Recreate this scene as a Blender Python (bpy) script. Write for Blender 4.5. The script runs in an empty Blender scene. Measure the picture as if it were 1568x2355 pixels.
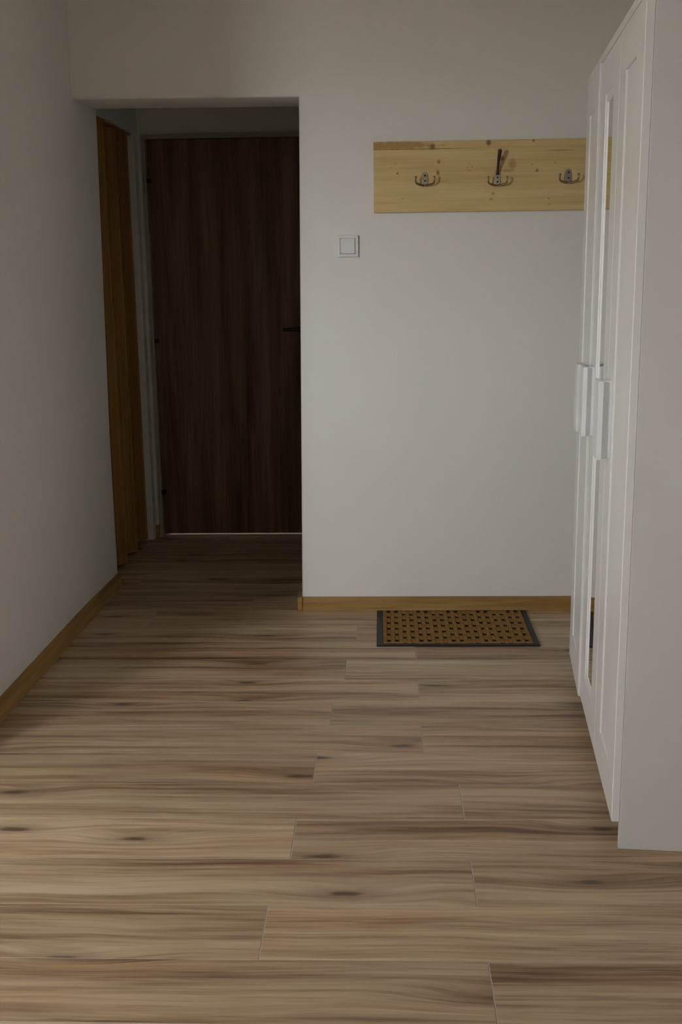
import bpy, bmesh, math, random
from mathutils import Vector, Matrix
random.seed(7)
S = bpy.context.scene
COL = S.collection

# ------------------------------------------------------------------ camera
F_PX, PITCH, YAW, ROLL, CAM_H = 2531.8, 0.21639, 0.03710, -0.01340, 1.3416
cam_d = bpy.data.cameras.new('camera'); cam = bpy.data.objects.new('camera', cam_d); COL.objects.link(cam)
cam_d.sensor_fit = 'VERTICAL'; cam_d.sensor_height = 36.0; cam_d.sensor_width = 24.0
cam_d.lens = F_PX / 2355.0 * 36.0; cam_d.clip_start = 0.05
_f = Vector((-math.sin(YAW)*math.cos(PITCH), math.cos(YAW)*math.cos(PITCH), -math.sin(PITCH)))
_r = Vector((math.cos(YAW), math.sin(YAW), 0)); _u = _r.cross(_f)
_R = math.cos(ROLL)*_r + math.sin(ROLL)*_u; _U = -math.sin(ROLL)*_r + math.cos(ROLL)*_u
cam.matrix_world = Matrix(((_R.x,_U.x,-_f.x,0),(_R.y,_U.y,-_f.y,0),(_R.z,_U.z,-_f.z,CAM_H),(0,0,0,1)))
S.camera = cam

# ------------------------------------------------------------------ world, light, exposure
SKY_STRENGTH = 4.4
W2_Y0, W2_Y1, W2_Z0, W2_Z1 = -0.45, -0.14, 1.00, 1.90
WIN_X0, WIN_X1, WIN_Z0, WIN_Z1, WIN_Y, XL = -2.98, -2.22, 0.95, 2.30, 0.20, -3.30
w = bpy.data.worlds.new('overcast_sky'); S.world = w; w.use_nodes = True
nt = w.node_tree; nt.nodes.clear()
tc = nt.nodes.new('ShaderNodeTexCoord'); sp = nt.nodes.new('ShaderNodeSeparateXYZ'); nt.links.new(tc.outputs['Generated'], sp.inputs[0])
rp = nt.nodes.new('ShaderNodeValToRGB'); mr = nt.nodes.new('ShaderNodeMapRange')
mr.inputs['From Min'].default_value = -0.08; mr.inputs['From Max'].default_value = 0.08
nt.links.new(sp.outputs['Z'], mr.inputs['Value']); nt.links.new(mr.outputs[0], rp.inputs[0])
rp.color_ramp.elements[0].position = 0.2; rp.color_ramp.elements[0].color = (0.19, 0.19, 0.16, 1)
rp.color_ramp.elements[1].position = 0.8; rp.color_ramp.elements[1].color = (0.925, 0.965, 1.02, 1)
bg = nt.nodes.new('ShaderNodeBackground'); bg.inputs['Strength'].default_value = SKY_STRENGTH
ow = nt.nodes.new('ShaderNodeOutputWorld'); nt.links.new(rp.outputs[0], bg.inputs[0]); nt.links.new(bg.outputs[0], ow.inputs[0])
def area(name, loc, rot, sx, sy, energy, color=(1,1,1), portal=False):
    l = bpy.data.lights.new(name, 'AREA'); l.shape = 'RECTANGLE'; l.size = sx; l.size_y = sy; l.energy = energy; l.color = color
    if portal: l.cycles.is_portal = True
    o = bpy.data.objects.new(name, l); COL.objects.link(o); o.location = loc; o.rotation_euler = rot
    return o
area('window_daylight_portal', ((WIN_X0+WIN_X1)/2, WIN_Y-0.19, (WIN_Z0+WIN_Z1)/2), (math.pi/2, 0, 0), WIN_X1-WIN_X0, WIN_Z1-WIN_Z0, 1, portal=True)
area('fill_window_portal', (1.20+0.19, (W2_Y0+W2_Y1)/2, (W2_Z0+W2_Z1)/2), (math.pi/2, 0, math.pi/2), W2_Y1-W2_Y0, W2_Z1-W2_Z0, 1, portal=True)  # portal of the added window that fills the left wall
S.view_settings.view_transform = 'Standard'; S.view_settings.look = 'None'
S.view_settings.gamma = 1.0; S.view_settings.use_curve_mapping = False
S.view_settings.exposure = 3.32

# ------------------------------------------------------------------ mesh helpers
def box(bm, x0, x1, y0, y1, z0, z1, mi=0):
    v = [bm.verts.new(p) for p in ((x0,y0,z0),(x1,y0,z0),(x1,y1,z0),(x0,y1,z0),(x0,y0,z1),(x1,y0,z1),(x1,y1,z1),(x0,y1,z1))]
    fs = [bm.faces.new([v[i] for i in q]) for q in ((3,2,1,0),(4,5,6,7),(0,1,5,4),(1,2,6,5),(2,3,7,6),(3,0,4,7))]
    for f in fs: f.material_index = mi
    return v
def bevel_all(bm, off, seg=2):
    bmesh.ops.bevel(bm, geom=bm.edges[:], offset=off, segments=seg, profile=0.5, affect='EDGES', clamp_overlap=True)
def prism(bm, pts, vec):
    a = [bm.verts.new(p) for p in pts]; b = [bm.verts.new(Vector(p)+Vector(vec)) for p in pts]
    n = len(pts); bm.faces.new(a[::-1]); bm.faces.new(b)
    for i in range(n): bm.faces.new((a[i], a[(i+1)%n], b[(i+1)%n], b[i]))
    bmesh.ops.recalc_face_normals(bm, faces=bm.faces[:])
def tube(bm, pts, rad, seg=10):
    pts = [Vector(p) for p in pts]; rings = []
    for i, p in enumerate(pts):
        t = (pts[min(i+1,len(pts)-1)] - pts[max(i-1,0)]).normalized()
        a = t.cross(Vector((0,0,1)) if abs(t.z) < 0.9 else Vector((1,0,0))).normalized(); b = t.cross(a)
        r = rad[i] if isinstance(rad, (list,tuple)) else rad
        rings.append([bm.verts.new(p + (a*math.cos(k*2*math.pi/seg) + b*math.sin(k*2*math.pi/seg))*r) for k in range(seg)])
    for i in range(len(rings)-1):
        for k in range(seg):
            bm.faces.new((rings[i][k], rings[i][(k+1)%seg], rings[i+1][(k+1)%seg], rings[i+1][k]))
    bm.faces.new(rings[0][::-1]); bm.faces.new(rings[-1])
def ball(bm, c, r, sy=1.0):
    bmesh.ops.create_uvsphere(bm, u_segments=12, v_segments=8, radius=r, matrix=Matrix.Translation(c) @ Matrix.Diagonal((1,sy,1,1)))
def cyl(bm, c, axis, r, h, seg=20):
    m = Matrix.Translation(c) @ Vector((0,0,1)).rotation_difference(Vector(axis)).to_matrix().to_4x4()
    bmesh.ops.create_cone(bm, cap_ends=True, segments=seg, radius1=r, radius2=r, depth=h, matrix=m)
def mesh_of(name, bm, mats, smooth=None):
    bmesh.ops.recalc_face_normals(bm, faces=bm.faces[:])
    me = bpy.data.meshes.new(name); bm.to_mesh(me); bm.free()
    for m in (mats if isinstance(mats, (list,tuple)) else [mats]): me.materials.append(m)
    if smooth is not None:
        me.shade_smooth() if hasattr(me, 'shade_smooth') else None
        try: me.set_sharp_from_angle(angle=math.radians(smooth))
        except Exception: pass
    return me
def obj(name, data, mats=None, parent=None, loc=(0,0,0), smooth=None):
    if isinstance(data, bmesh.types.BMesh): data = mesh_of(name, data, mats, smooth)
    o = bpy.data.objects.new(name, data); COL.objects.link(o); o.location = loc
    if parent: o.parent = parent
    return o
def tag(o, label, cat, kind=None, group=None):
    o['label'] = label
    if cat: o['category'] = cat
    if kind: o['kind'] = kind
    if group: o['group'] = group
    return o
def empty(name, loc=(0,0,0), rz=0.0):
    o = bpy.data.objects.new(name, None); COL.objects.link(o); o.location = loc; o.rotation_euler = (0,0,rz); o.empty_display_size = 0.1
    return o
def B(): return bmesh.new()
def bx(x0,x1,y0,y1,z0,z1,bev=0,seg=2):
    bm = B(); box(bm,x0,x1,y0,y1,z0,z1)
    if bev: bevel_all(bm,bev,seg)
    return bm

# ------------------------------------------------------------------ materials
class N:
    def __init__(s, name):
        s.m = bpy.data.materials.new(name); s.m.use_nodes = True; s.t = s.m.node_tree; s.t.nodes.clear()
        s.out = s.new('ShaderNodeOutputMaterial'); s.b = s.new('ShaderNodeBsdfPrincipled'); s.link(s.b.outputs[0], s.out.inputs[0])
    def new(s, t, **k):
        n = s.t.nodes.new(t)
        for a, v in k.items(): setattr(n, a, v)
        return n
    def link(s, a, b): s.t.links.new(a, b)
    def set(s, **k):
        for a, v in k.items(): s.b.inputs[a.replace('_',' ')].default_value = v
    def math(s, op, a, b=None, c=None):
        n = s.new('ShaderNodeMath', operation=op)
        for i, v in enumerate((a,b,c)):
            if v is None: continue
            if isinstance(v, (int,float)): n.inputs[i].default_value = v
            else: s.link(v, n.inputs[i])
        return n.outputs[0]
    def noise(s, vec, scale, detail=3, rough=0.5, dist=0.0):
        n = s.new('ShaderNodeTexNoise'); s.link(vec, n.inputs['Vector'])
        n.inputs['Scale'].default_value = scale; n.inputs['Detail'].default_value = detail; n.inputs['Roughness'].default_value = rough; n.inputs['Distortion'].default_value = dist
        return n.outputs[0]
    def ramp(s, fac, stops):
        n = s.new('ShaderNodeValToRGB'); s.link(fac, n.inputs[0]); el = n.color_ramp.elements
        while len(el) < len(stops): el.new(0.5)
        for e, (p, c) in zip(el, stops): e.position = p; e.color = (*c, 1) if len(c) == 3 else c
        return n.outputs[0]
    def mix(s, fac, a, b, mode='MIX'):
        n = s.new('ShaderNodeMix', data_type='RGBA', blend_type=mode)
        for sock, v in ((n.inputs[0], fac), (n.inputs[6], a), (n.inputs[7], b)):
            if isinstance(v, (int,float)): sock.default_value = v
            elif isinstance(v, tuple): sock.default_value = (*v, 1)
            else: s.link(v, sock)
        return n.outputs[2]
    def bump(s, h, strength, dist=0.001):
        n = s.new('ShaderNodeBump'); n.inputs['Strength'].default_value = strength; n.inputs['Distance'].default_value = dist
        s.link(h, n.inputs['Height']); s.link(n.outputs[0], s.b.inputs['Normal'])
    def coords(s, scale, rand=0.0):
        tc = s.new('ShaderNodeTexCoord'); v = tc.outputs['Object']
        if rand:
            oi = s.new('ShaderNodeObjectInfo'); cb = s.new('ShaderNodeCombineXYZ')
            for i, k in enumerate((1.0, 0.37, 0.71)): s.link(s.math('MULTIPLY', oi.outputs['Random'], rand*k), cb.inputs[i])
            ad = s.new('ShaderNodeVectorMath', operation='ADD'); s.link(v, ad.inputs[0]); s.link(cb.outputs[0], ad.inputs[1]); v = ad.outputs[0]
        mp = s.new('ShaderNodeMapping'); s.link(v, mp.inputs[0]); mp.inputs['Scale'].default_value = scale
        return mp.outputs[0]

def plain(name, col, rough=0.5, metal=0.0, bump=0.0, bscale=200, spec=0.5, var=0.0):
    n = N(name); n.set(Base_Color=(*col,1), Roughness=rough, Metallic=metal)
    n.b.inputs['Specular IOR Level'].default_value = spec
    v = n.coords((1,1,1))
    if var:
        f = n.noise(v, 3.0, 4); d = tuple(c*(1-var) for c in col); l = tuple(min(1,c*(1+var)) for c in col)
        n.link(n.ramp(f, [(0.3,d),(0.7,l)]), n.b.inputs['Base Color'])
    if bump: n.bump(n.noise(v, bscale, 2), bump)
    return n.m

def wood(name, stops, grain, fine, axis=0, rough=0.45, rand=0.0, knots=None, red=None, bump=0.03, spec=0.4):
    """streaky wood: grain = (along, across) frequency per metre, axis = index of the grain direction"""
    n = N(name); n.set(Roughness=rough); n.b.inputs['Specular IOR Level'].default_value = spec
    def sc(a, c): return tuple(a if i == axis else c for i in range(3))
    v = n.coords((1,1,1), rand)
    kd = None
    if knots:
        mp = n.new('ShaderNodeMapping'); n.link(v, mp.inputs[0]); mp.inputs['Scale'].default_value = sc(knots[0], knots[1])
        vo = n.new('ShaderNodeTexVoronoi'); vo.feature = 'F1'; n.link(mp.outputs[0], vo.inputs['Vector']); vo.inputs['Scale'].default_value = 1.0
        kd = n.new('ShaderNodeMapRange'); kd.interpolation_type = 'SMOOTHSTEP'; n.link(vo.outputs['Distance'], kd.inputs[0])
        kd.inputs[1].default_value = knots[2]; kd.inputs[2].default_value = 0.0; kd = kd.outputs[0]
        bend = n.new('ShaderNodeMapRange'); bend.interpolation_type = 'SMOOTHSTEP'; n.link(vo.outputs['Distance'], bend.inputs[0])
        bend.inputs[1].default_value = knots[2]*3.2; bend.inputs[2].default_value = 0.0; bend.inputs[4].default_value = 0.05
        cb = n.new('ShaderNodeCombineXYZ'); [n.link(bend.outputs[0], cb.inputs[i]) for i in range(3) if i != axis]
        ad = n.new('ShaderNodeVectorMath', operation='ADD'); n.link(v, ad.inputs[0]); n.link(cb.outputs[0], ad.inputs[1]); v = ad.outputs[0]
    def mapped(a, c):
        mp = n.new('ShaderNodeMapping'); n.link(v, mp.inputs[0]); mp.inputs['Scale'].default_value = sc(a, c); return mp.outputs[0]
    g1 = n.noise(mapped(*grain), 1.0, 4, 0.55, 0.5)
    g2 = n.noise(mapped(*fine), 1.0, 3, 0.6, 0.2)
    f = n.math('ADD', n.math('MULTIPLY', g1, 0.72), n.math('MULTIPLY', g2, 0.28))
    col = n.ramp(f, stops)
    if red:
        rr = n.ramp(n.noise(mapped(grain[0]*0.8, grain[1]*0.35), 1.0, 2), [(0.52,(0,0,0)),(0.72,(1,1,1))])
        col = n.mix(n.math('MULTIPLY', rr, red[1]), col, red[0], 'MULTIPLY')
    if knots:
        col = n.mix(n.math('MULTIPLY', kd, knots[3]), col, knots[4])
    n.link(col, n.b.inputs['Base Color'])
    if bump: n.bump(g2, bump)
    return n.m

M = {}
def wallmat(name, col, bump=True):
    n = N(name); n.set(Base_Color=(*col,1), Roughness=0.9); n.b.inputs['Specular IOR Level'].default_value = 0.15
    v = n.coords((1,1,1))
    n.link(n.ramp(n.noise(v, 1.4, 1), [(0.3, tuple(c*0.975 for c in col)), (0.7, col)]), n.b.inputs['Base Color'])
    if bump: n.bump(n.noise(v, 9, 1), 0.10, 0.004)
    return n.m
M['plaster'] = wallmat('off_white_plaster', (0.84, 0.82, 0.785))
M['ceiling'] = wallmat('cream_ceiling_paint', (0.85, 0.81, 0.70), False)
M['white'] = plain('white_foil_furniture', (0.84, 0.84, 0.83), 0.38, bump=0.015, bscale=900)
M['carcass'] = plain('white_carcass_board', (0.72, 0.71, 0.695), 0.45, bump=0.015, bscale=900)
M['handle'] = plain('white_plastic_handle', (0.88, 0.88, 0.88), 0.3)
M['switch'] = plain('white_switch_plastic', (0.82, 0.83, 0.83), 0.3)
M['dark_gap'] = plain('dark_board', (0.10, 0.09, 0.08), 0.8)
n_ = N('silvered_mirror'); n_.set(Base_Color=(0.86,0.88,0.86,1), Metallic=1.0, Roughness=0.015); M['mirror'] = n_.m
M['steel_frame'] = plain('grey_white_painted_frame', (0.42, 0.38, 0.34), 0.45)
M['hinge'] = plain('nickel_hinge', (0.42, 0.40, 0.38), 0.4, 1.0)
M['bronze_dark'] = plain('dark_bronze', (0.035, 0.028, 0.022), 0.4, 0.8)
M['brass'] = plain('antique_brass', (0.30, 0.245, 0.17), 0.33, 1.0, var=0.25)
M['plate'] = plain('worn_nickel_plate', (0.50, 0.45, 0.36), 0.36, 1.0, var=0.2)
M['arm_brown'] = plain('brown_antique_metal', (0.075, 0.035, 0.025), 0.4, 0.5)
M['screw'] = plain('polished_screw', (0.62, 0.58, 0.50), 0.25, 1.0)
M['slot'] = plain('screw_slot_shade', (0.012, 0.011, 0.01), 0.6)  # black stands in for the shade inside a screw recess
M['rubber'] = plain('charcoal_rubber', (0.026, 0.028, 0.031), 0.6, bump=0.2, bscale=600)
M['rubber_black'] = plain('black_rubber_ground', (0.010, 0.009, 0.008), 0.8)
M['alu'] = plain('added_aluminium_strip', (0.75, 0.72, 0.69), 0.5, 0.3)
def floor_mat():
    n = N('brown_oak_laminate'); n.b.inputs['Specular IOR Level'].default_value = 0.45
    v = n.coords((1,1,1), 61)
    def mp(vec, a, c):
        m = n.new('ShaderNodeMapping'); n.link(vec, m.inputs[0]); m.inputs['Scale'].default_value = (a, c, c); return m.outputs[0]
    # knots and the way the grain flows round them
    vo = n.new('ShaderNodeTexVoronoi'); vo.voronoi_dimensions = '2D'; vo.feature = 'F1'; n.link(mp(v, 1.05, 4.2), vo.inputs['Vector']); vo.inputs['Scale'].default_value = 1.0
    wob = n.math('MULTIPLY', n.math('SUBTRACT', n.noise(mp(v, 14, 50), 1.0, 1), 0.5), 0.07)
    kd = n.math('ADD', vo.outputs['Distance'], wob)
    def ss(x, hi, lo, to=1.0):
        m = n.new('ShaderNodeMapRange'); m.interpolation_type = 'SMOOTHSTEP'; n.link(x, m.inputs[0]); m.inputs[1].default_value = hi; m.inputs[2].default_value = lo; m.inputs[4].default_value = to; return m.outputs[0]
    bend = ss(vo.outputs['Distance'], 0.30, 0.0, 0.030)
    wav = n.math('MULTIPLY', n.math('SUBTRACT', n.noise(mp(v, 2.2, 5), 1.0, 2), 0.5), 0.030)
    cb = n.new('ShaderNodeCombineXYZ'); n.link(n.math('ADD', bend, wav), cb.inputs[1])
    ad = n.new('ShaderNodeVectorMath', operation='ADD'); n.link(v, ad.inputs[0]); n.link(cb.outputs[0], ad.inputs[1]); g = ad.outputs[0]
    band = n.noise(mp(g, 0.75, 13), 1.0, 2, 0.5, 0.3); streak = n.noise(mp(g, 1.9, 56), 1.0, 3, 0.62, 0.3); pore = n.noise(mp(g, 9, 330), 1.0, 1)
    f = n.math('ADD', n.math('ADD', n.math('MULTIPLY', band, 0.42), n.math('MULTIPLY', streak, 0.44)), n.math('MULTIPLY', pore, 0.14))
    col = n.ramp(f, [(0.33,(0.155,0.088,0.051)),(0.42,(0.325,0.212,0.129)),(0.50,(0.495,0.360,0.232)),(0.61,(0.670,0.520,0.360))])
    rd = n.ramp(n.noise(mp(g, 1.3, 9), 1.0, 2), [(0.50,(0,0,0)),(0.68,(1,1,1))])
    col = n.mix(n.math('MULTIPLY', rd, 0.55), col, (0.97,0.80,0.70), 'MULTIPLY')
    col = n.mix(n.math('MULTIPLY', ss(kd, 0.17, 0.02), 0.45), col, (0.20,0.120,0.075))
    col = n.mix(n.math('MULTIPLY', ss(kd, 0.055, 0.015), 0.8), col, (0.085,0.050,0.034))
    oi = n.new('ShaderNodeObjectInfo'); tone = n.math('ADD', n.math('MULTIPLY', n.math('FRACT', n.math('MULTIPLY', oi.outputs['Random'], 17.3)), 0.20), 0.90)
    cc = n.new('ShaderNodeCombineColor'); [n.link(tone, cc.inputs[i]) for i in range(3)]
    col = n.mix(1.0, col, cc.outputs[0], 'MULTIPLY')
    n.link(col, n.b.inputs['Base Color'])
    rr = n.new('ShaderNodeMapRange'); n.link(streak, rr.inputs[0]); rr.inputs[3].default_value = 0.36; rr.inputs[4].default_value = 0.52; n.link(rr.outputs[0], n.b.inputs['Roughness'])
    return n.m
M['floor'] = floor_mat()
M['bevel'] = plain('bevel_glint_paint', (0.50, 0.435, 0.36), 0.5)  # pale colour stands in for light caught on the plank bevels
M['skirting'] = wood('honey_oak_skirting', [(0.3,(0.24,0.125,0.032)),(0.5,(0.36,0.205,0.060)),(0.72,(0.46,0.285,0.10))], (2.5, 45), (8, 240), 0, rough=0.4)
M['skirting_y'] = wood('honey_oak_skirting_lengthwise', [(0.3,(0.24,0.125,0.032)),(0.5,(0.36,0.205,0.060)),(0.72,(0.46,0.285,0.10))], (2.5, 45), (8, 240), 1, rough=0.4)
M['walnut'] = wood('dark_walnut_veneer', [(0.30,(0.045,0.022,0.012)),(0.44,(0.13,0.070,0.036)),(0.56,(0.21,0.12,0.063)),(0.70,(0.30,0.18,0.10))], (0.9, 16), (2.5, 90), 2, rough=0.5,
                   knots=(1.0, 4.0, 0.07, 0.7, (0.02,0.01,0.006)))
M['honey'] = wood('honey_folding_door_veneer', [(0.3,(0.22,0.105,0.025)),(0.5,(0.31,0.155,0.038)),(0.72,(0.40,0.21,0.056))], (1.2, 30), (4, 160), 2, rough=0.45, rand=23)
M['tuft'] = plain('brown_coir_pile', (0.31, 0.168, 0.052), 0.95, bump=0.9, bscale=420, spec=0.1, var=0.22)

# pine with its own knots (positions in the board's own frame, metres)
def pine():
    n = N('knotty_pine'); n.set(Roughness=0.5); n.b.inputs['Specular IOR Level'].default_value = 0.35
    tc = n.new('ShaderNodeTexCoord'); v = tc.outputs['Object']; sx = n.new('ShaderNodeSeparateXYZ'); n.link(v, sx.inputs[0]); X, Z = sx.outputs['X'], sx.outputs['Z']
    mp = n.new('ShaderNodeMapping'); n.link(v, mp.inputs[0]); mp.inputs['Scale'].default_value = (1.8, 1, 42)
    g1 = n.noise(mp.outputs[0], 1.0, 4, 0.5, 0.6)
    mp2 = n.new('ShaderNodeMapping'); n.link(v, mp2.inputs[0]); mp2.inputs['Scale'].default_value = (5, 1, 220)
    g2 = n.noise(mp2.outputs[0], 1.0, 2)
    f = n.math('ADD', n.math('MULTIPLY', g1, 0.75), n.math('MULTIPLY', g2, 0.25))
    col = n.ramp(f, [(0.28,(0.58,0.40,0.175)),(0.5,(0.72,0.53,0.25)),(0.72,(0.80,0.62,0.345))])
    wob = n.math('MULTIPLY', n.math('SUBTRACT', n.noise(v, 60, 2), 0.5), 0.9)
    def spot(col, x, z, rx, rz, c, k, soft=0.6):
        d = n.math('SQRT', n.math('ADD', n.math('POWER', n.math('DIVIDE', n.math('SUBTRACT', X, x), rx), 2.0), n.math('POWER', n.math('DIVIDE', n.math('SUBTRACT', Z, z), rz), 2.0)))
        d = n.math('ADD', d, wob)
        m = n.new('ShaderNodeMapRange'); m.interpolation_type = 'SMOOTHSTEP'; n.link(d, m.inputs[0]); m.inputs[1].default_value = 1.0+soft; m.inputs[2].default_value = 1.0-soft
        return n.mix(n.math('MULTIPLY', m.outputs[0], k), col, c)
    br, og = (0.19,0.080,0.027), (0.38,0.17,0.05)
    # orange heartwood lamella along the top left and its joint line
    col = spot(col, 0.075, 0.237, 0.150, 0.013, (0.40,0.22,0.065), 0.75, 0.35)
    col = spot(col, 0.165, 0.2235, 0.185, 0.0016, (0.22,0.105,0.035), 0.8, 0.5)
    col = spot(col, 0.685, 0.2110, 0.045, 0.0022, (0.27,0.15,0.05), 0.6, 0.5)
    for x, z, rx, rz, c, k in ((0.217,0.230,0.0085,0.010,br,0.8),(0.421,0.241,0.0095,0.010,br,0.85),(0.239,0.178,0.006,0.006,og,0.9),(0.237,0.140,0.007,0.009,(0.26,0.13,0.04),0.85),
                               (0.471,0.185,0.007,0.008,(0.20,0.10,0.03),0.8),(0.509,0.166,0.014,0.016,og,0.6),(0.490,0.143,0.022,0.006,og,0.45),(0.088,0.139,0.0035,0.004,br,0.9),
                               (0.599,0.142,0.0048,0.005,(0.25,0.12,0.04),0.85),(0.440,0.062,0.006,0.005,og,0.65),(0.433,0.043,0.006,0.005,(0.32,0.18,0.06),0.6),(0.584,0.246,0.004,0.004,br,0.8),
                               (0.644,0.043,0.004,0.004,og,0.6),(0.648,0.020,0.004,0.003,og,0.5),(0.345,0.157,0.003,0.003,og,0.7),(0.353,0.146,0.003,0.003,og,0.6),(0.362,0.158,0.003,0.003,og,0.6),(0.352,0.168,0.003,0.003,og,0.5),
                               (0.080,0.176,0.003,0.002,og,0.6),(0.066,0.160,0.003,0.002,og,0.6),(0.665,0.168,0.003,0.003,og,0.7),(0.581,0.163,0.003,0.003,og,0.6),(0.105,0.048,0.003,0.003,og,0.5)):
        col = spot(col, x, z, rx, rz, c, k)
    n.link(col, n.b.inputs['Base Color']); n.bump(g2, 0.03)
    return n.m
M['pine'] = pine()
g_ = N('window_glass'); g_.t.nodes.remove(g_.b)
tr = g_.new('ShaderNodeBsdfTransparent'); gl = g_.new('ShaderNodeBsdfGlossy'); gl.inputs['Roughness'].default_value = 0.02
mx = g_.new('ShaderNodeMixShader')
mx.inputs[0].default_value = 0.06; g_.link(tr.outputs[0], mx.inputs[1]); g_.link(gl.outputs[0], mx.inputs[2]); g_.link(mx.outputs[0], g_.out.inputs[0]); M['glass'] = g_.m

# ------------------------------------------------------------------ the setting
D = 4.2527; TW = 0.255; ZC = 2.60; XR = 1.20; XN = -0.85; YF = -2.20; YE = 2.83; YP = 5.53
# floor slab with separate laminate planks
floor = obj('floor', bx(XL-0.15, XR+0.15, YF-0.15, 7.2, -0.14, -0.0115), M['floor'])
tag(floor, 'brown wood-look laminate floor laid in staggered planks across the hallway', 'floor', 'structure')
PL, PW, Y0 = 1.285, 0.19214, 1.94545
JOINT = {-1:0.207,0:-0.249,1:0.203,2:-0.216,3:0.204,4:-0.186,5:0.117,6:-0.156,7:0.120,8:-0.124,9:0.122,10:-0.093,11:0.38,12:-0.532}
_cache = {}
def plank_mesh(L):
    key = round(L, 4)
    if key in _cache: return _cache[key]
    bm = B(); c = 0.0016; h = 0.0008; g = 0.00015; W_ = PW
    x0, x1, y0, y1 = g, L-g, g, W_-g
    o = [bm.verts.new(p) for p in ((x0,y0,-0.011),(x1,y0,-0.011),(x1,y1,-0.011),(x0,y1,-0.011))]
    m = [bm.verts.new(p) for p in ((x0,y0,-h),(x1,y0,-h),(x1,y1,-h),(x0,y1,-h))]
    t = [bm.verts.new(p) for p in ((x0+c,y0+c*0.4,0),(x1-c,y0+c*0.4,0),(x1-c,y1-c*0.4,0),(x0+c,y1-c*0.4,0))]
    bm.faces.new(o[::-1]); bm.faces.new(t)
    for i in range(4):
        j = (i+1) % 4
        bm.faces.new((o[i],o[j],m[j],m[i])); f = bm.faces.new((m[i],m[j],t[j],t[i])); f.material_index = 1
    me = mesh_of('plank', bm, [M['floor'], M['bevel']]); _cache[key] = me; return me
for k in range(-22, 19):
    ya = Y0 + PW*k; yb = ya + PW
    if ya < YE - 0.12: xa, xb = (XL if ya > WIN_Y - 0.1 else XN), XR
    elif k < 12: xa, xb = -1.19, XR
    else: xa, xb = -1.34, -0.20
    if ya > YP + 0.03: continue
    j = JOINT.get(k, random.uniform(-0.6, 0.6)); x = j
    while x > xa: x -= PL
    while x < xb:
        s, e = max(x, xa), min(x+PL, xb)
        if e - s > 0.02: obj('plank', plank_mesh(e-s), None, floor, (s, ya, 0))
        x += PL

def xo(z): return -0.3197 + 0.0139*z                      # the reveal of the opening leans a little
bm = B()
outer = [(xo(0),0),(XR,0),(XR,ZC),(-1.42,ZC),(-1.42,1.9705),(xo(1.962),1.962)]
prism(bm, [(x,D,z) for x,z in outer], (0,TW,0))
ed = [e for e in bm.edges if all(abs(v.co.y-D) < 1e-4 or abs(v.co.y-D-TW) < 1e-4 for v in e.verts) and
      (all(v.co.z > 1.9 and v.co.z < 2.0 for v in e.verts) or (all(v.co.x < 0 and v.co.x > -0.4 for v in e.verts))) and abs(e.verts[0].co.y-e.verts[1].co.y) < 1e-4]
bmesh.ops.bevel(bm, geom=ed, offset=0.012, segments=4, profile=0.5, affect='EDGES')
wb = obj('wall_back', bm, M['plaster'], smooth=40); tag(wb, 'off-white plastered back wall with a doorless opening at its left', 'wall', 'structure')

# left wall: slightly leaning, with a soft kink before its far corner
bm = B(); ys = [(YE,-1.192),(3.10,-1.187),(3.6,-1.179),(4.06,-1.172),(4.20,-1.168),(4.34,-1.162),(4.48,-1.156),(4.565,-1.152),(4.582,-1.160)]
lean = 0.0175; XB = -1.40; nz = 14
def lx(x, z): return x + lean*z
grid = [[bm.verts.new((lx(x, ZC*i/nz), y - (0.010*i/nz if y > 4.5 else 0), ZC*i/nz)) for i in range(nz+1)] for y, x in ys]
for a in range(len(ys)-1):
    for i in range(nz): bm.faces.new((grid[a][i], grid[a+1][i], grid[a+1][i+1], grid[a][i+1]))
e0 = [bm.verts.new((-1.30, 4.60, 0)), bm.verts.new((-1.30, 4.60, ZC))]
b0 = [bm.verts.new((XB, 4.60, 0)), bm.verts.new((XB, 4.60, ZC))]; b1 = [bm.verts.new((XB, YE, 0)), bm.verts.new((XB, YE, ZC))]
bm.faces.new([*grid[-1], e0[1], e0[0]]); bm.faces.new((e0[0],e0[1],b0[1],b0[0])); bm.faces.new((b0[0],b0[1],b1[1],b1[0]))
bm.faces.new([b1[0], b1[1], *grid[0][::-1]])
bm.faces.new([g[-1] for g in grid] + [e0[1], b0[1], b1[1]]); bm.faces.new(([g[0] for g in grid] + [e0[0], b0[0], b1[0]])[::-1])
wl = obj('wall_left', bm, M['plaster'], smooth=25); tag(wl, 'off-white plastered left wall in shade, running to the dark passage', 'wall', 'structure')
wr = obj('wall_return', bx(XL, XB, YE, YE+0.15, 0, ZC), M['plaster']); tag(wr, 'off-white wall turning left out of view beyond the left wall', 'wall', 'structure')
bm = B()
for a in ((YF, W2_Y0, 0, ZC), (W2_Y1, 5.9, 0, ZC), (W2_Y0, W2_Y1, 0, W2_Z0), (W2_Y0, W2_Y1, W2_Z1, ZC)): box(bm, XR, XR+0.15, *a)
wri = obj('wall_right', bm, M['plaster']); tag(wri, 'off-white wall behind the white wardrobe', 'wall', 'structure')
bm = B()  # unseen window added as fill light for the left wall
for a in ((W2_Y0, W2_Y0+.04, W2_Z0, W2_Z1), (W2_Y1-.04, W2_Y1, W2_Z0, W2_Z1), (W2_Y0+.04, W2_Y1-.04, W2_Z0, W2_Z0+.04), (W2_Y0+.04, W2_Y1-.04, W2_Z1-.04, W2_Z1)): box(bm, XR+.05, XR+.11, *a)
w2 = obj('added_fill_window', bm, M['handle']); tag(w2, 'small unseen window added right of the viewpoint to fill the left wall with light', 'window', 'structure')
obj('pane', bx(XR+.079, XR+.083, W2_Y0+.035, W2_Y1-.035, W2_Z0+.035, W2_Z1-.035), M['glass'], w2)
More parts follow.
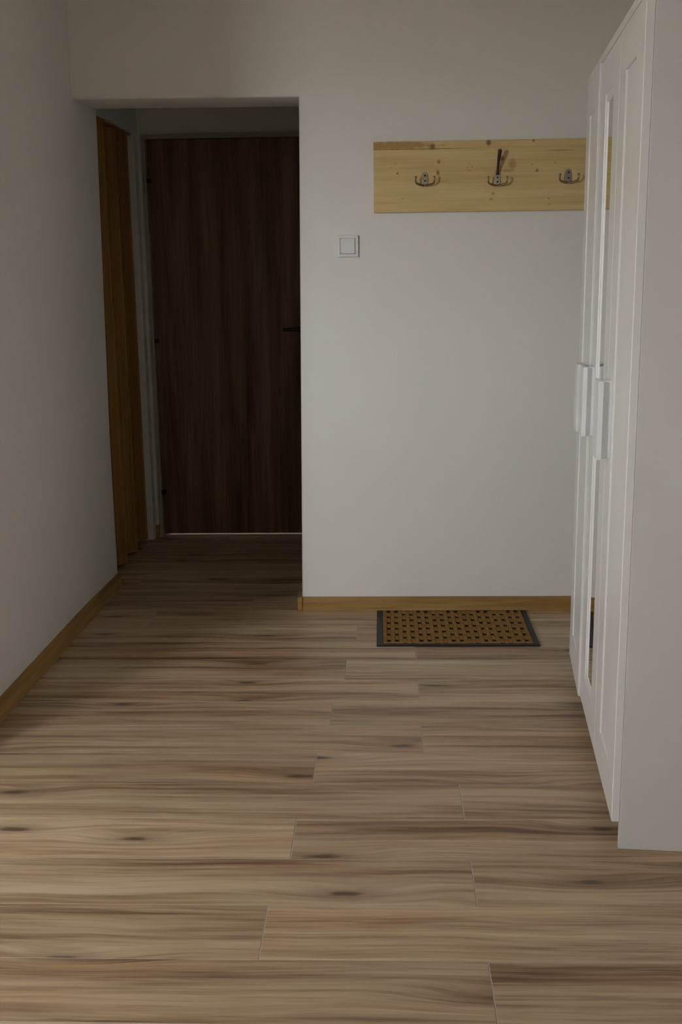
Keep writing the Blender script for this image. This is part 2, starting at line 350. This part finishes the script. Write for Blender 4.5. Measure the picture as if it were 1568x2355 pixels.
wf = obj('wall_front', bx(XN-0.15, XR+0.15, YF-0.15, YF, 0, ZC), M['plaster']); tag(wf, 'off-white wall behind the viewpoint, out of view', 'wall', 'structure')
bm = B()
for a in ((XL, WIN_X0, 0, ZC), (WIN_X1, XN, 0, ZC), (WIN_X0, WIN_X1, 0, WIN_Z0), (WIN_X0, WIN_X1, WIN_Z1, ZC)): box(bm, a[0], a[1], WIN_Y-0.15, WIN_Y, a[2], a[3])
ww = obj('wall_window', bm, M['plaster']); tag(ww, 'off-white window wall to the left, out of view', 'wall', 'structure')
wo = obj('wall_outer', bx(XL-0.15, XL, WIN_Y-0.15, YE+0.15, 0, ZC), M['plaster']); tag(wo, 'off-white far left wall of the bay, out of view', 'wall', 'structure')
wi = obj('wall_inner', bx(XN-0.15, XN, YF, WIN_Y-0.15, 0, ZC), M['plaster']); tag(wi, 'off-white wall beside the viewpoint, out of view', 'wall', 'structure')
bm = B()
for a in ((WIN_X0, WIN_X0+.05, WIN_Z0, WIN_Z1), (WIN_X1-.05, WIN_X1, WIN_Z0, WIN_Z1), (WIN_X0+.05, WIN_X1-.05, WIN_Z0, WIN_Z0+.05), (WIN_X0+.05, WIN_X1-.05, WIN_Z1-.05, WIN_Z1)): box(bm, a[0], a[1], WIN_Y-.11, WIN_Y-.05, a[2], a[3])
wn = obj('window_1', bm, M['handle']); tag(wn, 'white framed window lighting the hall from the left, out of view', 'window', 'structure')
obj('pane', bx(WIN_X0+.045, WIN_X1-.045, WIN_Y-.083, WIN_Y-.079, WIN_Z0+.045, WIN_Z1-.045), M['glass'], wn)
ce = obj('ceiling', bx(XL-0.15, XR+0.15, YF-0.15, 7.2, ZC, ZC+0.12), M['ceiling']); tag(ce, 'cream painted ceiling above the hall, out of view', 'ceiling', 'structure')

# passage behind the opening
bm = B()
DX0, DX1, DZ = -1.124, -0.315, 1.967
for a in ((-1.42, DX0-0.022, 0, ZC), (DX1+0.022, -0.19, 0, ZC), (DX0-0.022, DX1+0.022, DZ+0.022, ZC)): box(bm, a[0], a[1], YP, YP+0.10, a[2], a[3])
wp_ = obj('wall_passage', bm, M['plaster']); tag(wp_, 'off-white end wall of the dark passage around the walnut door', 'wall', 'structure')
pr = obj('wall_passage_right', bx(-0.20, -0.10, D+TW, 5.9, 0, ZC), M['plaster']); tag(pr, 'right side wall of the dark passage, hidden from view', 'wall', 'structure')
bm = B()
for a in ((4.60, 4.66, 0, ZC), (5.46, YP, 0, ZC), (4.66, 5.46, 1.986, ZC)): box(bm, -1.34, -1.165, *a)
box(bm, -1.60, -1.34, 4.60, YP, 0, ZC)
pl_ = obj('wall_passage_left', bm, M['plaster']); tag(pl_, 'left side wall of the dark passage above the folding door', 'wall', 'structure')
bm = B()
for a in ((-1.6,-1.5,5.63,7.0,0,ZC), (-0.1,0.0,5.9,7.0,0,ZC), (-1.6,0.0,7.0,7.1,0,ZC), (-1.6,-1.42,5.53,5.63,0,ZC), (-0.19,0.0,5.8,5.9,0,ZC)): box(bm, *a)
rb = obj('wall_beyond', bm, M['plaster']); tag(rb, 'walls of the lit room beyond the closed walnut door', 'wall', 'structure')
area('ceiling_lamp_beyond', (-0.75, 6.4, 2.4), (0,0,0), 0.5, 0.5, 3.2, (1.0,0.93,0.86))

# passage door: frame, leaf, hinges, handle
bm = B(); fy0, fy1 = YP-0.012, YP+0.10
for a in ((DX0-0.022, DX0-0.002, 0, DZ+0.022), (DX1+0.002, DX1+0.022, 0, DZ+0.022), (DX0-0.002, DX1+0.002, DZ+0.002, DZ+0.022)): box(bm, a[0], a[1], fy0, fy1, a[2], a[3])
for a in ((DX0-0.002, DX0+0.015, 0, DZ+0.002), (DX1-0.015, DX1+0.002, 0, DZ+0.002), (DX0-0.002, DX1+0.002, DZ-0.013, DZ+0.002)): box(bm, a[0], a[1], 5.592, fy1, a[2], a[3])
fr_ = obj('trim_1', bm, M['steel_frame']); tag(fr_, 'grey-white steel frame around the dark walnut door', 'door frame', 'structure')
dr = obj('door_1', bx(DX0, DX1, 5.549, 5.589, 0.011, DZ, 0.0015), M['walnut']); tag(dr, 'closed dark walnut veneer door at the end of the passage', 'door', 'structure')
for z in (1.755, 0.985, 0.215):
    bm = B(); tube(bm, [(DX0-0.006, YP-0.020, z-0.035),(DX0-0.006, YP-0.020, z+0.035)], 0.0065, 12)
    hg = obj('hinge', bm, M['hinge'], dr, smooth=40); hg['label'] = 'nickel door hinge'
    obj('hinge_pin', bx(DX0-0.004, DX0+0.016, YP-0.022, YP+0.021, z+0.012, z+0.030), M['bronze_dark'], hg)
bm = B(); cyl(bm, (DX1-0.06, 5.543, 1.055), (0,1,0), 0.025, 0.012, 24)
tube(bm, [(DX1-0.06,5.545,1.055),(DX1-0.06,5.51,1.055),(DX1-0.065,5.500,1.056),(DX1-0.08,5.497,1.057),(DX1-0.13,5.497,1.057),(DX1-0.165,5.499,1.056)], [.009,.009,.009,.0085,.008,.007], 12)
hd = obj('door_handle', bm, M['bronze_dark'], dr, smooth=40); hd['label'] = 'dark lever handle'
th = obj('trim_2', bx(DX0, DX1, 5.553, 5.62, 0.0, 0.0035, 0.001), M['alu']); tag(th, 'pale metal threshold strip added to catch light leaking under the walnut door', 'threshold', 'structure')  # strip added so the light leaking under the door shows

# folding door in the left side of the passage
fd = empty('door_2', (-1.22, 4.66, 0)); tag(fd, 'honey-brown wood veneer accordion folding door in the passage', 'folding door', 'structure')
pk, vl, FT = -1.186, -1.262, 1.976
pts = [(vl,4.672),(pk,4.700),(vl,4.815),(pk,4.922),(vl,5.035),(pk,5.145),(vl,5.262),(pk,5.385),(vl,5.452)]
for (xa, ya), (xb, yb) in zip(pts[:-1], pts[1:]):
    a, b = Vector((xa+1.22, ya-4.66, 0)), Vector((xb+1.22, yb-4.66, 0)); t = (b-a).normalized(); nn = Vector((t.y,-t.x,0)); L = (b-a).length
    bm = B()
    def sl(u0, u1, th0, th1, z0, z1):
        p = [a+t*u0+nn*th0, a+t*u1+nn*th0, a+t*u1+nn*th1, a+t*u0+nn*th1]
        prism(bm, [(q.x,q.y,z0) for q in p], (0,0,z1-z0))
    sl(0.006, L-0.006, -0.004, 0.004, 0.022, FT)
    pn = obj('panel', bm, M['honey'], fd)
    bm = B(); sl(L*0.58, L*0.58+0.012, 0.0035, 0.0062, 0.022, FT); obj('bead', bm, M['honey'], pn)
for x, y in pts[1:-1]:
    bm = B(); tube(bm, [(x+1.22,y-4.66,0.022),(x+1.22,y-4.66,FT)], 0.0055, 8); obj('hinge_strip', bm, M['honey'], fd, smooth=60)
obj('track', bx(-1.272+1.22, -1.178+1.22, 0.005, 0.795, FT+0.002, 1.985), M['honey'], fd)

# skirting boards
def skirt(name, path, label, mat, h=0.058, th=0.021, caps=()):
    prof = [(0.0,0.0),(th,0.0),(th,0.004),(th*0.82,0.010),(th*0.74,0.028),(th*0.70,h*0.80),(th*0.50,h*0.94),(th*0.20,h),(0.0,h)]
    bm = B(); rings = []
    for (x, y, nx, ny) in path: rings.append([bm.verts.new((x+nx*d, y+ny*d, z)) for d, z in prof])
    m = len(prof)
    for a, b in zip(rings[:-1], rings[1:]):
        for i in range(m): bm.faces.new((a[i], a[(i+1)%m], b[(i+1)%m], b[i]))
    bm.faces.new(rings[0]); bm.faces.new(rings[-1][::-1])
    o = obj(name, bm, mat, smooth=30); tag(o, label, 'skirting board', 'structure')
    for (x0,x1,y0,y1) in caps:
        c = obj('end_cap', bx(x0,x1,y0,y1,0,h+0.002,0.002), mat, o); c['label'] = 'skirting end cap'
    return o
skirt('baseboard_back', [(-0.322,D-0.0005,0,-1),(XR-0.001,D-0.0005,0,-1)], 'honey oak skirting board along the back wall', M['skirting'], caps=((-0.336,-0.318,D-0.0235,D+0.004),))
lp = [(x+0.0015, y, 1, 0) for y, x in ys[:-1]]; lp[0] = (lp[0][0], YE+0.01, 1, 0)
skirt('baseboard_left', lp, 'honey oak skirting board along the shaded left wall', M['skirting_y'], h=0.062, caps=((-1.156,-1.126,4.560,4.580),))
skirt('baseboard_passage', [(-1.20,YP-0.0005,0,-1),(DX0-0.024,YP-0.0005,0,-1)], 'short dark oak skirting piece beside the walnut door', M['skirting'], h=0.062, th=0.018)

# ------------------------------------------------------------------ wardrobe
AW = 0.0829
wd = empty('wardrobe', (0.5543, 2.3838, 0), math.pi/2 - AW)
tag(wd, 'tall white three-door wardrobe with a mirrored middle door', 'wardrobe')
WL, WD_, WH, DT, DZ0, DZ1 = 1.17, 0.482, 1.90, 0.018, 0.070, 1.8755
obj('side_panel', bx(0, 0.016, -WD_, 0, 0.0005, 1.8785, 0.0012), M['carcass'], wd)
obj('side_panel', bx(WL-0.016, WL, -WD_, 0, 0.0005, 1.8785, 0.0012), M['carcass'], wd)
obj('top_panel', bx(0, WL, -WD_, DT, 1.8785, WH, 0.0015), M['white'], wd)
obj('base_shelf', bx(0.0165, WL-0.0165, -WD_+0.006, -0.002, 0.070, 0.086, 0.001), M['carcass'], wd)
obj('partition', bx(0.386, 0.402, -WD_+0.006, -0.004, 0.0865, 1.878, 0.001), M['carcass'], wd)
obj('back_panel', bx(0.0165, WL-0.0165, -WD_, -WD_+0.004, 0.03, 1.878), M['carcass'], wd)
obj('plinth', bx(0.0165, WL-0.0165, -0.056, -0.040, 0.0005, 0.0695, 0.001), M['carcass'], wd)
def framed(bm, s0, s1, steps):
    """door slab between s0..s1 with a stepped recess: steps = [(inset stile, inset rail, depth)]"""
    z0, z1 = DZ0, DZ1
    rings = []
    c = 0.0018
    prof = [(0,0,0.0),(0,0,DT-c),(c,c,DT)] + steps
    for st, ra, o in prof:
        rings.append([bm.verts.new(p) for p in ((s0+st,o,z0+ra),(s1-st,o,z0+ra),(s1-st,o,z1-ra),(s0+st,o,z1-ra))])
    bm.faces.new(rings[0])
    for a, b in zip(rings[:-1], rings[1:]):
        for i in range(4): bm.faces.new((a[i], a[(i+1)%4], b[(i+1)%4], b[i]))
    bm.faces.new(rings[-1][::-1])
def handle_mesh(edge, sgn, z0, z1):
    """wide upright pull: a plate open towards the door's free edge, rounded down to the door on the other side"""
    sec = [(0.000,0.0395),(0.000,0.0505),(0.088,0.0505),(0.088,0.0385),(0.074,0.0370),(0.071,DT-0.0002),(0.046,DT-0.0002),(0.043,0.0370),(0.030,0.0395)]
    bm = B(); prism(bm, [(edge + sgn*t, o, z0) for t, o in sec], (0,0,z1-z0))
    es = [e for e in bm.edges if abs(e.verts[0].co.z-e.verts[1].co.z) < 1e-6]
    bmesh.ops.bevel(bm, geom=es, offset=0.0012, segments=2, affect='EDGES')
    return bm
ST, RA = 0.110, 0.100
recess = [(ST,RA,DT),(ST+0.0010,RA+0.0010,DT-0.0045),(ST+0.0075,RA+0.0075,DT-0.0045),(ST+0.0100,RA+0.0100,DT-0.0030)]
def door(s0, s1, hinge, ang, mirror, hs, label):
    bm = B(); stp = recess if not mirror else [(ST-0.004,RA-0.003,DT),(ST-0.0028,RA-0.0018,DT-0.0030),(ST+0.0095,RA+0.0155,DT-0.0030),(ST+0.0105,RA+0.0175,DT-0.0055)]
    framed(bm, s0-hinge, s1-hinge, stp)
    d = obj('door', bm, M['white'], wd, (hinge, 0.0008, 0)); d.rotation_euler = (0,0,ang); d['label'] = label
    if mirror:
        m_ = obj('mirror', bx(s0-hinge+ST+0.0104, s1-hinge-ST-0.0104, DT-0.0058, DT-0.0050, DZ0+RA+0.0175, DZ1-RA-0.0175), M['mirror'], d); m_['label'] = 'mirror glass'
    h = obj('handle', handle_mesh(hs[0]-hinge, hs[1], 0.878, 1.070), M['handle'], d, smooth=40); h['label'] = 'white plate handle'
    return d
door(0.0015, 0.3885, 0.0015, 0.0, False, (0.3865, -1), 'plain white framed door nearest the viewer')
door(0.3915, 0.7785, 0.3915, 0.0, True, (0.7765, -1), 'white framed door with a tall mirror')
door(0.7815, 1.1685, 1.1685, -0.017, False, (0.7835, 1), 'plain white framed door, a touch ajar')

# ------------------------------------------------------------------ coat rack
RX0, RZ0 = -0.0205, 1.5470
rack = empty('coat_rack', (RX0, D, RZ0)); tag(rack, 'knotty pine board coat rack with three metal hooks on the back wall', 'coat rack')
bm = B(); box(bm, 0, 0.910, -0.0205, -0.0005, 0, 0.2515); bevel_all(bm, 0.002, 2)
obj('board', bm, M['pine'], rack)
def hook(x, z, tall):
    """x,z: middle of the back plate on the board front"""
    y = -0.0205
    bm = B()
    for sgn in (-1, 1): pass
    # domed upright plate
    pl = [(-0.0105,-0.021),(0.0105,-0.021),(0.0125,-0.008),(0.0115,0.010),(0.0105,0.019),(0.006,0.0245),(0,0.0262),(-0.006,0.0245),(-0.0105,0.019),(-0.0115,0.010),(-0.0125,-0.008)]
    prism(bm, [(x+a, y, z+b) for a, b in pl], (0,-0.0055,0)); bmesh.ops.bevel(bm, geom=[e for e in bm.edges if all(abs(v.co.y-(y-0.0055)) < 1e-5 for v in e.verts)], offset=0.002, segments=2, affect='EDGES')
    h = obj('hook', bm, M['plate'], rack, smooth=35); h['label'] = 'tall bronze triple coat hook' if tall else 'antique brass double coat hook'
    for sgn in (-1, 1):
        bm = B(); pts = []
        for t in range(13):
            u = t/12; ang = -math.pi*0.5 + u*math.pi*0.62
            pts.append((x + sgn*(0.004 + 0.018*min(u*2.2,1) + 0.0125*math.cos(ang)*(u > 0)), y - 0.004 - 0.026*math.sin(u*math.pi*0.55), z - 0.009 + 0.0135*math.sin(ang) + 0.009*u*u))
        tube(bm, pts, [0.0042 - 0.0016*(i/12) for i in range(13)], 10); ball(bm, Vector(pts[-1]), 0.0043)
        obj('prong', bm, M['brass'], h, smooth=50)
    if tall:
        bm = B(); pts = [(x+0.001, y-0.004, z+0.016),(x+0.0012, y-0.012, z+0.034),(x+0.002, y-0.022, z+0.055),(x+0.0035, y-0.032, z+0.080),(x+0.005, y-0.038, z+0.096),(x+0.005, y-0.039, z+0.102)]
        tube(bm, pts, [0.0062,0.0046,0.0050,0.0066,0.0074,0.0050], 14); obj('upper_arm', bm, M['arm_brown'], h, smooth=50)
    for dz in ((0.013,-0.006) if not tall else (0.006,-0.010)):
        bm = B(); cyl(bm, Vector((x, y-0.0062, z+dz)), (0,1,0), 0.0058, 0.0028, 20); sc = obj('screw', bm, M['screw'], h, smooth=40)
        bm = B(); cyl(bm, Vector((x+0.001, y-0.0079, z+dz)), (0,1,0), 0.0034, 0.0012, 14); obj('recess_shade_disc', bm, M['slot'], sc)  # flat black disc paints the shade of the screw recess
hook(0.168-RX0, 1.664-RZ0, False); hook(0.433-RX0, 1.660-RZ0, True); hook(0.692-RX0, 1.666-RZ0, False)

# ------------------------------------------------------------------ light switch
sw = empty('light_switch', (-0.119, D, 1.4285)); tag(sw, 'square white light switch on the back wall left of the coat rack', 'light switch')
def rr_plate(bm, half, y0, y1, r):
    b2 = B(); box(b2, -half, half, y1, y0, -half, half)
    bmesh.ops.bevel(b2, geom=[e for e in b2.edges if abs(e.verts[0].co.y-e.verts[1].co.y) > 1e-5], offset=r, segments=4, affect='EDGES')
    bmesh.ops.bevel(b2, geom=[e for e in b2.edges if all(abs(v.co.y-y1) < 1e-6 for v in e.verts)], offset=0.0016, segments=2, affect='EDGES')
    me = bpy.data.meshes.new('t'); b2.to_mesh(me); b2.free(); bm.from_mesh(me); bpy.data.meshes.remove(me)
bm = B(); rings = []
for half, y in ((0.0400,-0.0004),(0.0400,-0.0085),(0.0384,-0.0105),(0.0300,-0.0112),(0.0288,-0.0100),(0.0288,-0.0030)):
    rings.append([bm.verts.new(p) for p in ((-half,y,-half),(half,y,-half),(half,y,half),(-half,y,half))])
for ra_, rb_ in zip(rings[:-1], rings[1:]):
    for i in range(4): bm.faces.new((ra_[i], ra_[(i+1)%4], rb_[(i+1)%4], rb_[i]))
bm.faces.new(rings[0]); bm.faces.new(rings[-1])
obj('frame', bm, M['switch'], sw)
bm = B(); rr_plate(bm, 0.0275, -0.0035, -0.0150, 0.002); rk = obj('rocker', bm, M['switch'], sw, smooth=35); rk.rotation_euler = (-0.03,0,0)

# ------------------------------------------------------------------ doormat
MX0, MX1, MY0, MY1 = -0.018, 0.575, 3.812, 4.229
mat = empty('doormat', (MX0, MY0, 0)); tag(mat, 'brown woven-pattern doormat with charcoal rubber border by the back wall', 'doormat')
LX, LY = MX1-MX0, MY1-MY0
bm = B(); box(bm, 0, LX, 0, LY, 0.0004, 0.0050); bevel_all(bm, 0.0012, 1)
base = obj('rubber_base', bm, M['rubber_black'], mat)
bm = B()
for a in ((0.001,0.022,0.001,LY-0.001),(LX-0.022,LX-0.001,0.001,LY-0.001),(0.022,LX-0.022,0.001,0.016),(0.022,LX-0.022,LY-0.016,LY-0.001)): box(bm, a[0],a[1],a[2],a[3],0.0050,0.0066)
obj('border', bm, M['rubber'], mat)
fx0, fx1, fy0, fy1 = 0.0312, 0.0312+0.0296*18, 0.018, LY-0.016
NC = 18; px = 0.0296; hole_w = 0.0138; NR = 6; py = 0.0690; hole_l = 0.031
def tuft_mesh(w_, l_):
    bm = B(); box(bm, -w_/2, w_/2, -l_/2, l_/2, 0.0050, 0.0112); bevel_all(bm, 0.0018, 1); return mesh_of('tuft', bm, M['tuft'])
def tuft(xa, xb, ya, yb, me, w_, l_):
    o = obj('tuft', me, None, mat, ((xa+xb)/2, (ya+yb)/2, random.uniform(-0.0008,0.0004)))
    if abs((xb-xa)-w_) > 1e-5 or abs((yb-ya)-l_) > 1e-5: o.scale = ((xb-xa)/w_, (yb-ya)/l_, 1)
bw = px-hole_w; vm = tuft_mesh(bw, py*0.97); hm = tuft_mesh(hole_w+0.001, py-hole_l)
for c in range(NC+1):                                              # upright ribs of pile between the columns of gaps
    xx = fx0 + px*c; xa, xb = xx-bw/2, xx+bw/2
    if c == 0: xa = 0.0235
    if c == NC: xb = LX-0.0235
    ph = (0.5 if (c//2) % 2 else 0.0)*py
    ya = fy0
    while ya < fy1-0.004:
        yb = min(ya + py*(0.97 if ya > fy0 or not ph else 0.5), fy1); tuft(xa, xb, ya, yb, vm, bw, py*0.97); ya = yb + py*0.03
for c in range(NC):                                                # short bridges between two gaps of a column
    xx = fx0 + px*(c+0.5); first = 0.041 if (c//2) % 2 == 0 else 0.0755
    ys_ = [first + py*(r-1) for r in range(8)]
    for y1_, y2_ in zip(ys_[:-1], ys_[1:]):
        ya, yb = max(y1_ + hole_l/2, fy0), min(y2_ - hole_l/2, fy1)
        if yb - ya > 0.004: tuft(xx-hole_w/2-0.0005, xx+hole_w/2+0.0005, ya, yb, hm, hole_w+0.001, py-hole_l)
